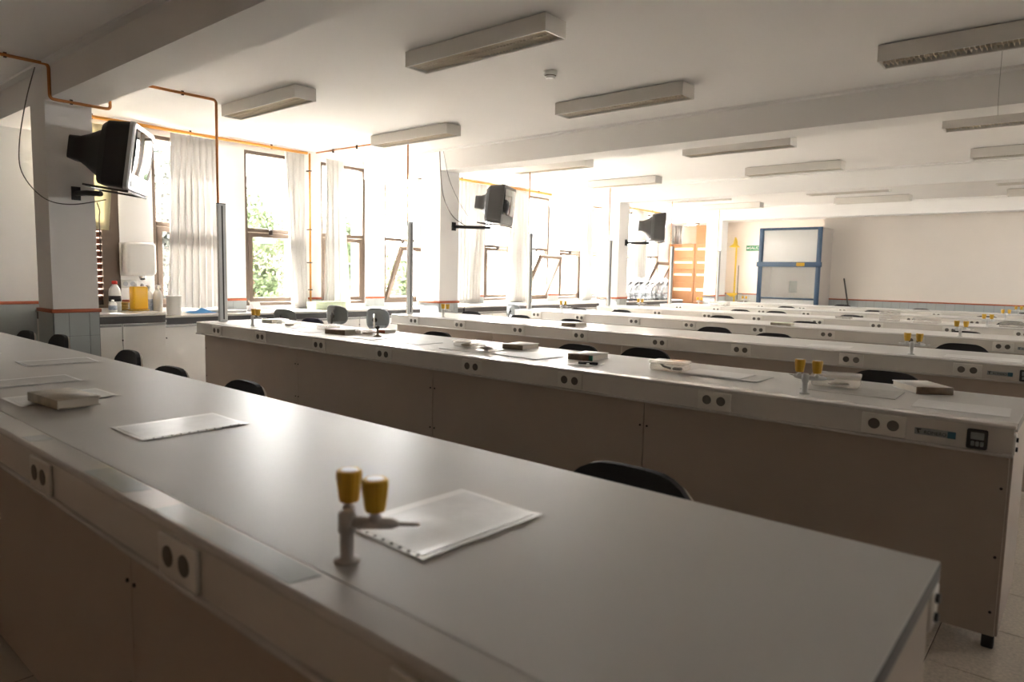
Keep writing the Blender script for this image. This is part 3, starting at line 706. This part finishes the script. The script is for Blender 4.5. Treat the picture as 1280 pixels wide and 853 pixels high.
tv((-5.50, 6.38, 1.85), R(24), 6, .52, .46, .40, 'tvgrey', 'tvgrey', 'dark grey tube television beside the second column', [(-5.945, 5.93, 1.82), (-5.93, 6.05, 1.82), (-5.70, 6.32, 1.822)], 'black wall bracket under the second television')
tv((-5.50, 10.33, 1.85), R(36), 2, .50, .46, .42, 'tvgrey', 'tvgrey', 'dark tube television beside the third column, screen turned away', [(-5.945, 9.92, 1.82), (-5.93, 10.05, 1.82), (-5.70, 10.25, 1.822)], 'black wall bracket under the farthest television')
def cable(pts, r, label, group=None):
    P = [Vector(p) for p in pts]; out = []
    for i in range(len(P)-1):
        p0, p1, p2, p3 = P[max(i-1, 0)], P[i], P[i+1], P[min(i+2, len(P)-1)]
        for q in range(8):
            t = q/8; out.append(.5*((2*p1)+(-p0+p2)*t+(2*p0-5*p1+4*p2-p3)*t*t+(-p0+3*p1-3*p2+p3)*t**3))
    out.append(P[-1]); base = P[0]
    o = part('cable', MB().tube([p-base for p in out], r, 6), 'cable', None, base); return tag(o, label, 'cable', group)
cable([(-5.90, 1.655, 2.66), (-5.86, 1.58, 2.40), (-5.86, 1.53, 2.10), (-5.86, 1.54, 1.90), (-5.85, 1.66, 1.74), (-5.75, 1.80, 1.70), (-5.56, 1.97, 1.74)], .004, 'thin grey cable looping from the near ceiling to the first television')
cable([(-5.62, 1.93, 1.72), (-5.63, 1.95, 1.66), (-5.66, 1.955, 1.60), (-5.66, 1.955, 1.36)], .004, 'thin black cable hanging below the first television')
cable([(-5.90, 5.64, 2.66), (-5.89, 5.66, 2.3), (-5.88, 5.72, 2.08), (-5.87, 5.85, 1.92), (-5.85, 6.04, 1.83)], .005, 'dark cable curving down the second column to the television', 'cables on the second column')
cable([(-5.86, 5.66, 2.66), (-5.85, 5.75, 2.35), (-5.85, 5.92, 2.1), (-5.84, 6.06, 1.95)], .003, 'thinner pale cable on the second column, right of the dark one', 'cables on the second column')

# ---------------------------------------------------------------- ceiling lights
LY = [3.067, 4.698, 7.016, 8.771, 11.237, 12.72]; LX = [(-5.969, 'window-side'), (-3.541, 'middle'), (-1.114, 'right')]
lt0 = None
rown = ['nearest', 'second', 'third', 'fourth', 'fifth', 'farthest']
for r_, y in enumerate(LY):
    for x, cn in LX:
        if r_ == 0 and cn == 'right': continue
        loc = (x, y, CEIL-.10); lb = 'white louvred ceiling light, %s column, %s row' % (cn, rown[r_])
        if lt0 is None:
            lt0 = thing('ceiling_light', lb, 'ceiling light', loc, 0, 'louvred ceiling lights'); L, w_ = 1.1485, .19
            part('housing', MB().box(0, L, 0, .012, 0, .094).box(0, L, w_-.012, w_, 0, .094).box(0, .012, .012, w_-.012, 0, .094).box(L-.012, L, .012, w_-.012, 0, .094).box(.012, L-.012, .012, w_-.012, .06, .094), 'lamphousing', lt0)
            part('shadow_gap', MB().box(.02, L-.02, .02, w_-.02, .094, .10), 'dark', lt0)  # dark slab, colours in the shadow line between housing and ceiling
            lv = MB()
            for q in range(44):
                xx = .03+q*(L-.06)/43; lv.prism([(xx-.001, .008), (xx+.001, .008), (xx+.003, .040), (xx-.003, .040)], 'y', .013, w_-.013)
            for yy in (w_/2,): lv.box(.013, L-.013, yy-.0015, yy+.0015, .008, .04)
            part('louvre', lv, 'louvre', lt0, kind='stuff')
            part('rim', MB().box(0, L, 0, .006, -.003, 0).box(0, L, w_-.006, w_, -.003, 0).box(0, .006, 0, w_, -.003, 0).box(L-.006, L, 0, w_, -.003, 0), 'white', lt0)
            for yy in (.05, .14): part('lamp_tube', MB().cyl((.03, yy, .05), (L-.03, yy, .05), .009), 'white', lt0)
        else: dupt(lt0, lb, loc)
sm = thing('smoke_detector', 'small round smoke detector on the ceiling between two lights', 'smoke detector', (-3.05, 3.98, CEIL-.05))
part('body', MB().lathe([(.025, 0), (.035, .004), (.04, .02), (.048, .024), (.05, .05)], n=24), 'white', sm); part('chamber', MB().lathe([(.036, .012), (.042, .02)], n=24), 'dark', sm)
cable([(-.52, 5.0, 2.69), (-.52, 5.0, 2.4), (-.515, 5.0, 2.25)], .0008, 'thin wire hanging from the ceiling at upper right')

# ---------------------------------------------------------------- far end: hood, shower, sign, boxes
hd = thing('fume_hood', 'tall white fume hood with blue frame and glass sash at the far wall', 'fume hood', (-5.39, 14.3, 0))
w_, d_, h_ = 1.24, .70, 2.32
part('side_panel', MB().box(w_-.03, w_, .02, d_, 0, h_-.01), 'hoodside', hd); part('side_panel', MB().box(0, .03, .02, d_, 0, h_-.01), 'hoodside', hd)
part('top_panel', MB().box(.03, w_-.03, .02, d_, h_-.04, h_-.01), 'hoodwhite', hd); part('back_panel', MB().box(.03, w_-.03, d_-.03, d_, .75, h_-.04), 'hoodin', hd)
part('upper_panel', MB().rbox(.09, w_-.09, .01, .03, 1.62, h_-.05, .003, 1), 'hoodwhite', hd)
part('cross_bar', MB().rbox(-.03, w_+.02, -.02, .02, 1.53, 1.63, .006, 2), 'hoodblue', hd)
for a in (0, w_-.09): part('frame_post', MB().rbox(a, a+.09, -.01, .02, .72, h_, .005, 1), 'hoodblue', hd)
part('frame_top', MB().rbox(.09, w_-.09, -.01, .02, h_-.05, h_, .005, 1), 'hoodblue', hd)
sa = part('sash', MB().box(.09, w_-.09, .004, .012, .90, 1.53), 'clear', hd); part('sash_bar', MB().rbox(.09, w_-.09, -.012, .016, .875, .905, .004, 1), 'hoodblue', sa)
part('work_surface', MB().box(.03, w_-.03, .03, d_-.03, .85, .88), 'hoodwhite', hd); part('base_cabinet', MB().box(.03, w_-.03, .03, d_-.03, .05, .85), 'hoodwhite', hd)
part('fan_opening', MB().rbox(.44, .60, d_-.05, d_-.03, 1.0, 1.25, .01, 1), 'labelblue', hd)
part('warning_label', MB().rbox(w_-.46, w_-.30, -.026, -.02, 1.545, 1.615, .004, 1), 'yellow', hd)
for x in (.2, .45, .8, 1.0): part('baffle_seam', MB().box(x, x+.006, d_-.036, d_-.03, .9, 2.0), 'labelgrey', hd)
sh = thing('safety_shower', 'yellow emergency shower pipe with conical head left of the fume hood', 'shower', (-6.93, 16.88, 0))
part('pipe', MB().tube([(0, 0, .0), (0, 0, 2.2), (0, -.05, 2.26), (0, -.1, 2.28)], .022, 10), 'showeryellow', sh)
part('shower_head', MB().lathe([(.13, 0), (.12, .02), (.03, .09), (.015, .20)], (0, -.12, 2.05), 22), 'showeryellow', sh)
part('eyewash_bowl', MB().lathe([(.03, 0), (.12, .05), (.13, .09), (.11, .09)], (0, -.14, .82), 22), 'showeryellow', sh)
part('pull_rod', MB().cyl((.10, -.05, .75), (.10, -.05, 1.6), .008), 'black', sh); part('valve_wheel', MB().lathe([(.045, 0), (.05, .01), (.045, .02)], (.18, -.05, .89), 16), 'swivel', sh)
ex = thing('exit_sign', 'small green exit sign on the far wall left of the fume hood', 'sign', (-6.52, 16.995, 2.035))
part('panel', MB().rbox(-.20, .20, -.012, 0, -.065, .065, .003, 1), 'signgreen', ex)
text('lettering', 'SALIDA', .10, 'white', ex, (.04, -.0135, 0), (R(90), 0, 0))
part('arrow', MB().prism([(-.19, 0), (-.15, .035), (-.15, .012), (-.125, .012), (-.125, -.012), (-.15, -.012), (-.15, -.035)], 'y', -.0145, -.012), 'white', ex)
# leaning dark rod right of the hood
o = part('leaning_rod', MB().cyl((0, 0, 0), (-.18, .10, .62), .012), 'cable', None, (-3.70, 14.85, .70)); 
bpy.data.objects.remove(o)
o = part('leaning_pole', MB().cyl((.25, -.12, 0), (-.10, .22, 1.32), .014), 'cable', None, (-3.78, 14.75, 0)); tag(o, 'thin dark pole leaning on the far wall right of the fume hood', 'pole')
# cardboard cartons
zc = [0, .36, .75, 1.16, 1.44, 1.70, 2.01]
boxn = {0: 'left', 1: 'right'}
bi = 0
hn = ['floor', 'second lowest', 'third lowest', 'fourth lowest', 'fifth lowest', 'top']
for cidx, (x0, x1) in enumerate(((-7.36, -6.745), (-6.735, -6.47))):
    for r_ in range(6):
        z0, z1 = zc[r_], zc[r_+1]
        t = thing('carton', 'brown cardboard carton in the %s stack beyond the far columns, %s level' % (boxn[cidx], hn[r_]), 'box', ((x0+x1)/2, 14.15, z0), 0, 'cardboard cartons at the far end')
        hw = (x1-x0)/2
        part('carton_body', MB().rbox(-hw, hw, 0, .5, .001, z1-z0-.001, .004, 1, smooth=False), 'card', t)
        part('tape_glare', MB().box(-hw*.55, hw*.85, -.002, 0, (z1-z0)*.55, (z1-z0)*.72), 'tape_glare', t)  # pale strip paints the glare bar on the wrapping tape
        bi += 1
t = thing('carton', 'large wrapped carton on top of the far stacks, under the beam', 'box', (-6.78, 14.17, zc[-1]), 0, 'cardboard cartons at the far end')
part('carton_body', MB().rbox(-.29, .29, 0, .48, .001, .40, .004, 1, smooth=False), 'card', t); part('wrap', MB().rbox(-.293, .05, -.004, .49, .0, .403, .004, 1, smooth=False), 'wrap', t)
t = thing('rolled_blind', 'rolled striped fabric standing at the left of the far carton stack', 'blind', (-7.22, 14.3, zc[-1]))
for q in range(4): part('roll', MB().cyl((-.09+.055*q, .02*(q % 2), .001), (-.09+.055*q, .02*(q % 2), .42), .026, n=12), 'greysheet', t)
t = thing('carton', 'small carton standing before the right side of the far stacks', 'box', (-6.53, 13.92, .80-.0), 0, 'cardboard cartons at the far end')
bpy.data.objects.remove(t)

# ---------------------------------------------------------------- things on the benches
TZ_ = .80
def sleeve(x, y, rz, label, lw=.225, ll=.30, mat_='paper', holes=True, side=-1):
    t = thing('document_sleeve', label, 'sleeve', (x, y, TZ_), rz, 'plastic sleeves on the nearest bench')
    n, m = 10, 14; vs = []
    sd_ = random.random()*6
    for j in range(m+1):
        for i in range(n+1):
            u, v = i/n, j/m; vs.append(((u-.5)*lw, (v-.5)*ll, .0008+.0010*(1+math.sin(7*u+sd_)*math.cos(6*v+sd_))*.5+.0012*max(0, (u-.85)/.15)**2))
    fs = [(j*(n+1)+i, j*(n+1)+i+1, (j+1)*(n+1)+i+1, (j+1)*(n+1)+i) for j in range(m) for i in range(n)]
    o = part('sleeve', MB().add(vs, fs, False), 'sleeve', t); md = o.modifiers.new('thickness', 'SOLIDIFY'); md.thickness = .0006; md.offset = -1
    vs2 = [(v[0]*.84+.006, v[1]*.92, v[2]+.0006) for v in vs]
    o = part('inner_page', MB().add(vs2, fs, False), mat_, t); md = o.modifiers.new('thickness', 'SOLIDIFY'); md.thickness = .0005; md.offset = -1
    if holes:
        for q in range(11 if side else 9):
            hx, hy = (side*lw*.465, -.12+.024*q) if side else (-.092+.023*q, -ll*.475)
            part('punch_hole', MB().cyl((hx, hy, .0005), (hx, hy, .0032), .003, n=8), 'tvgrey', t)
    return t
# holes run along the side nearer the camera
sleeve(-.893, .877, R(-2), 'wrinkled clear sleeve with a page, right beside the near gas tap', side=0)
sleeve(-1.998, .887, R(0), 'wrinkled clear sleeve lying alone in the middle of the nearest bench', side=1)
sleeve(-2.72, .80, R(1), 'clear sleeve beneath the worn book on the nearest bench', holes=False)
sleeve(-3.165, .83, R(-1), 'clear sleeve just left of the worn book, nearer the front edge', mat_='greysheet', holes=False)
sleeve(-3.73, 1.09, R(-4), 'clear sleeve near the back edge at the left of the nearest bench', mat_='greysheet', holes=False)
sleeve(-4.35, .84, R(2), 'clear sleeve cut by the left picture edge on the nearest bench', holes=False)
def book(x, y, rz, w_, d_, h, label, cover='bookgrey', spine=None, z=TZ_, openpg=0):
    t = thing('book', label, 'book', (x, y, z), rz, 'books on the benches')
    part('page_block', MB().box(-w_/2+.004, w_/2-.006, -d_/2+.004, d_/2-.004, .0035, h-.0035), 'pages', t)
    part('cover', MB().rbox(-w_/2, w_/2, -d_/2, d_/2, 0, .003, .001, 1).rbox(-w_/2, w_/2, -d_/2, d_/2, h-.003, h, .001, 1), cover, t)
    part('spine', MB().rbox(-w_/2-.001, w_/2, -d_/2-.003, -d_/2+.003, 0, h, .0015, 1), spine or cover, t)
    return t
book(-2.575, .765, R(4), .235, .125, .030, 'worn beige softback book on a sleeve on the nearest bench', 'bookcover', z=.8062)
book(-.535, 3.375, R(38), .15, .20, .030, 'thick cream book with brown spine near the right end of the second bench', 'bookgrey', 'bookbrown')
book(-2.13, 3.20, R(6), .15, .20, .032, 'grey-brown book with green spine corner, middle of the second bench', 'bookgrey', 'bookbrown')
g_ = [o for o in COL.objects if o.name.startswith('book') and 'green spine' in o.get('label', '')][0]
part('spine_label', MB().box(.055, .077, -.106, -.099, .004, .030), 'green', g_)
book(-2.72, 3.32, R(6), .15, .19, .030, 'grey-brown book left of the middle book on the second bench', 'bookgrey', 'bookbrown')
book(-4.20, 3.06, R(8), .20, .17, .034, 'brown flat book on the left part of the second bench', 'bookgrey', 'bookbrown')
book(-5.42, 3.24, R(10), .13, .19, .030, 'small grey book behind the left gas tap of the second bench', 'bookgrey', 'bookgrey')
book(-4.12, 3.36, R(5), .17, .12, .022, 'thin pinkish book behind a clear box near the dark stand', 'bookgrey', 'strip')
book(-3.63, 5.20, R(-2), .16, .18, .030, 'grey book on the third bench', 'bookgrey', 'bookbrown')
book(-2.42, 7.19, R(3), .20, .15, .026, 'greenish book on the fourth bench', 'palegreen', 'bookcover')
def sheetf(x, y, rz, w_, d_, label, m='sheet', z=TZ_, t_=.0015, name='paper_sheet', cat='paper'):
    nx, ny = 8, 8; s0 = random.random()*6; vs = []
    for j in range(ny+1):
        for i in range(nx+1):
            u, v = i/nx, j/ny; vs.append(((u-.5)*w_, (v-.5)*d_, t_+.0004*(1+math.sin(6*u+s0)*math.sin(5*v+s0))+.001*max(0, u-.9)*5*v))
    o = part(name, MB().add(vs, [(j*(nx+1)+i, j*(nx+1)+i+1, (j+1)*(nx+1)+i+1, (j+1)*(nx+1)+i) for j in range(ny) for i in range(nx)], False), m, None, (x, y, z), (0, 0, rz))
    md = o.modifiers.new('thickness', 'SOLIDIFY'); md.thickness = t_*.9; md.offset = -1
    return tag(o, label, cat, 'sheets on the benches')
sheetf(-.345, 3.02, R(3), .30, .21, 'white sheet at the right end of the second bench')
sheetf(-.75, 3.13, R(2), .36, .23, 'grey sheet under the clear box beside the right gas tap', 'greysheet', t_=.002)
sheetf(-1.31, 3.14, R(0), .38, .22, 'grey sheet left of the right gas tap on the second bench', 'greysheet', t_=.002)
sheetf(-1.35, 3.15, R(-1), .29, .19, 'white sheet lying on a grey sheet left of the right tap', z=.8045)
sheetf(-1.99, 2.96, R(-4), .13, .14, 'small grey sheet under the dark glasses on the second bench', 'greysheet')
sheetf(-2.44, 3.04, R(-4), .34, .23, 'grey sheet front of the middle book on the second bench', 'greysheet', t_=.002)
sheetf(-2.86, 3.02, R(3), .34, .22, 'grey sheet beneath the two clear boxes on the second bench', 'greysheet', t_=.002)
sheetf(-3.40, 3.05, R(-3), .30, .21, 'white sheet right of the dark stand on the second bench', 'greysheet', t_=.002)
sheetf(-3.85, 3.00, R(2), .32, .20, 'grey sheet under the dark stand on the second bench', 'greysheet', t_=.002)
sheetf(-4.55, 3.00, R(-4), .34, .20, 'sheet under the clear box left of the brown book', 'greysheet', t_=.002)
sheetf(-4.95, 3.02, R(4), .30, .21, 'white sheet right of the left gas tap on the second bench')
sheetf(-5.50, 2.98, R(0), .28, .21, 'white sheet at the left end of the second bench')
sheetf(-1.40, 5.15, R(5), .28, .22, 'white sheet on the third bench toward the right')
sheetf(-.50, 5.15, R(2), .40, .24, 'pale sheet at the right end of the third bench')
sheetf(-3.80, 5.1, R(-3), .30, .21, 'white sheet left of the grey book on the third bench')
def cbox(x, y, rz, w_, d_, h, label, inside='bookbrown', z=TZ_, shape=1):
    t = thing('specimen_box', label, 'box', (x, y, z), rz, 'clear plastic boxes on the benches')
    part('box_shell', MB().rbox(-w_/2, w_/2, -d_/2, d_/2, .001, h*.72, .012, 3), 'clear', t)
    part('lid', MB().rbox(-w_/2-.003, w_/2+.003, -d_/2-.003, d_/2+.003, h*.70, h, .008, 2), 'clear', t)
    if shape == 1: part('contents', MB().lathe([(.02, 0), (.034, .006), (.03, .012), (.008, .016)], (.01, 0, .004), 16, sx=1.3), inside, t)
    else:
        part('contents', MB().tube([(-.05, .0, .035), (-.035, 0, .018), (-.015, .01, .012), (.0, .01, .008)], .006), inside, t); part('contents', MB().rbox(.015, .06, -.015, .015, .004, .018, .006, 2), inside, t)
    return t
cbox(-1.585, 3.11, R(8), .175, .12, .050, 'clear plastic box with a dark claw-like tool, right of the middle of the second bench', 'ink', shape=2)
cbox(-.83, 3.19, R(10), .19, .13, .055, 'large clear rounded box behind the right gas tap', 'greysheet', z=.804)
cbox(-2.76, 3.03, R(8), .13, .10, .040, 'clear box with brown contents, right one of two on a grey sheet', 'bookbrown', z=.804)
cbox(-2.98, 3.09, R(8), .13, .10, .040, 'clear box with brown contents, left one of two on a grey sheet', 'bookbrown', z=.804)
cbox(-4.50, 3.14, R(5), .15, .12, .045, 'clear box left of the brown book on the second bench', 'bookbrown')
cbox(-4.02, 3.13, R(5), .15, .10, .040, 'clear box between the brown book and the dark stand', 'bookbrown')
cbox(-5.02, 3.12, R(10), .17, .12, .045, 'clear box beside the left gas tap of the second bench', 'bookbrown')
cbox(-1.85, 9.22, R(10), .22, .14, .055, 'pale plastic box on the fifth bench, left of two', 'sheet')
cbox(-1.45, 9.16, R(-6), .26, .14, .06, 'pale plastic box on the fifth bench, right of two', 'sheet')
cbox(-.66, 9.24, R(2), .22, .14, .055, 'pale plastic box right of the right tap on the fifth bench', 'sheet')
cbox(-2.25, 11.2, R(4), .26, .14, .05, 'pale plastic box on the sixth bench', 'sheet')
cbox(-4.88, 11.30, R(4), .30, .16, .07, 'white plastic box on the sixth bench by its left tap', 'sheet')
cbox(-2.35, 9.18, R(4), .18, .12, .03, 'flat pale box on the fifth bench before a chair', 'sheet')
ds = thing('tool_stand', 'small dark turned stand on the second bench before the chrome post', 'stand', (-3.845, 3.09, .8035))
part('foot', MB().lathe([(.030, 0), (.030, .004), (.012, .010), (.007, .016)], n=20), 'bookbrown', ds); part('stem', MB().lathe([(.007, .014), (.006, .045), (.010, .055)], n=14), 'bookbrown', ds)
part('head', MB().lathe([(.008, .052), (.016, .060), (.016, .070), (.006, .076)], n=16), 'ink', ds)
gl = thing('goggles', 'small pair of dark clips on a grey sheet on the second bench', 'clip', (-1.98, 2.97, .8035), R(20))
for q in (-.03, .03): part('clip_jaw', MB().rbox(q-.022, q+.022, -.010, .010, 0, .012, .004, 2), 'black', gl)
part('bridge', MB().cyl((-.03, 0, .010), (.03, 0, .010), .003), 'black', gl)

# ---------------------------------------------------------------- outside
gr = struct('ground', MB().box(-60, XW-T-.01, -30, 60, -.5, -.4).box(XR+.25, 50, -30, 60, -.5, -.4), 'ground')
bw = thing('brick_building', 'pink brick building beyond the windows', 'building', (-14.5, 9.4, -.4))
part('wall', MB().box(-4, 0, 0, 16, 0, 2.3), 'brick', bw); part('parapet', MB().box(-4, .06, -.05, 16.05, 2.3, 2.42), 'sheet', bw)
for q in range(4):
    f_ = part('window', MB().box(-.02, .03, 2.0+3.4*q, 3.4+3.4*q, .9, 1.9), 'bronze', bw); part('pane', MB().box(.03, .035, 2.1+3.4*q, 3.3+3.4*q, 1.0, 1.8), 'glass', f_)
bn = thing('brick_wall', 'pink brick garden wall seen between the louvres', 'wall', (-9.2, 1.2, -.4))
part('wall', MB().box(-.25, 0, 0, 2.7, 0, 3.0), 'brick', bn); part('coping', MB().box(-.3, .05, -.02, 2.72, 3.0, 3.08), 'sheet', bn)
def tree(x, y, h, rad, label, m='leaf', seed=0, n=5000):
    rnd = random.Random(seed); t = thing('tree', label, 'tree', (x, y, -.4), 0, 'trees outside the windows')
    part('trunk', MB().tube([(0, 0, 0), (.05, .03, h*.3), (-.04, .02, h*.6), (.02, 0, h*.9)], .05, 8), 'bark', t)
    br = MB()
    for q in range(9):
        a = rnd.uniform(0, 6.28); z = h*rnd.uniform(.25, .75); br.cyl((0, 0, z), (rad*.8*math.cos(a), rad*.8*math.sin(a), z+h*.15), .018, .006, 6)
    part('branches', br, 'bark', t)
    lf = MB(); clusters = [(rnd.uniform(-rad, rad)*.7, rnd.uniform(-rad, rad)*.8, rnd.uniform(h*.12, h), rnd.uniform(.25, .5)) for _ in range(26)]
    for q in range(n):
        cx, cy, cz, cr = rnd.choice(clusters); v = Vector((rnd.gauss(0, 1), rnd.gauss(0, 1), rnd.gauss(0, 1))).normalized()*cr*rnd.random()**.4
        c = Vector((cx, cy, cz))+v; a = Vector((rnd.gauss(0, 1), rnd.gauss(0, 1), rnd.gauss(0, 1))).normalized()*.055; b = a.orthogonal().normalized()*.028
        nn_ = a.cross(b).normalized()*.006
        lf.add([c-a, c-b+nn_, c+a, c+b+nn_], [(0, 1, 2), (0, 2, 3)])
    part('foliage', lf, m, t, kind='stuff'); return t
tree(-10.6, 5.9, 2.7, .75, 'leafy green tree outside the second window', seed=1, n=8000)
tree(-10.9, 7.75, 2.5, .35, 'green tree outside the third window', seed=2)
tree(-9.6, 4.0, 3.0, .65, 'grey green tree outside the window behind the wide curtain', 'leafgrey', 3, 6000)
tree(-10.3, 9.4, 1.9, .55, 'green shrub tree outside the window left of the second column', seed=4)
tree(-15.5, 5.9, 5.2, 1.6, 'tall grey green tree far beyond the second window', 'leafgrey', 5, 9000)
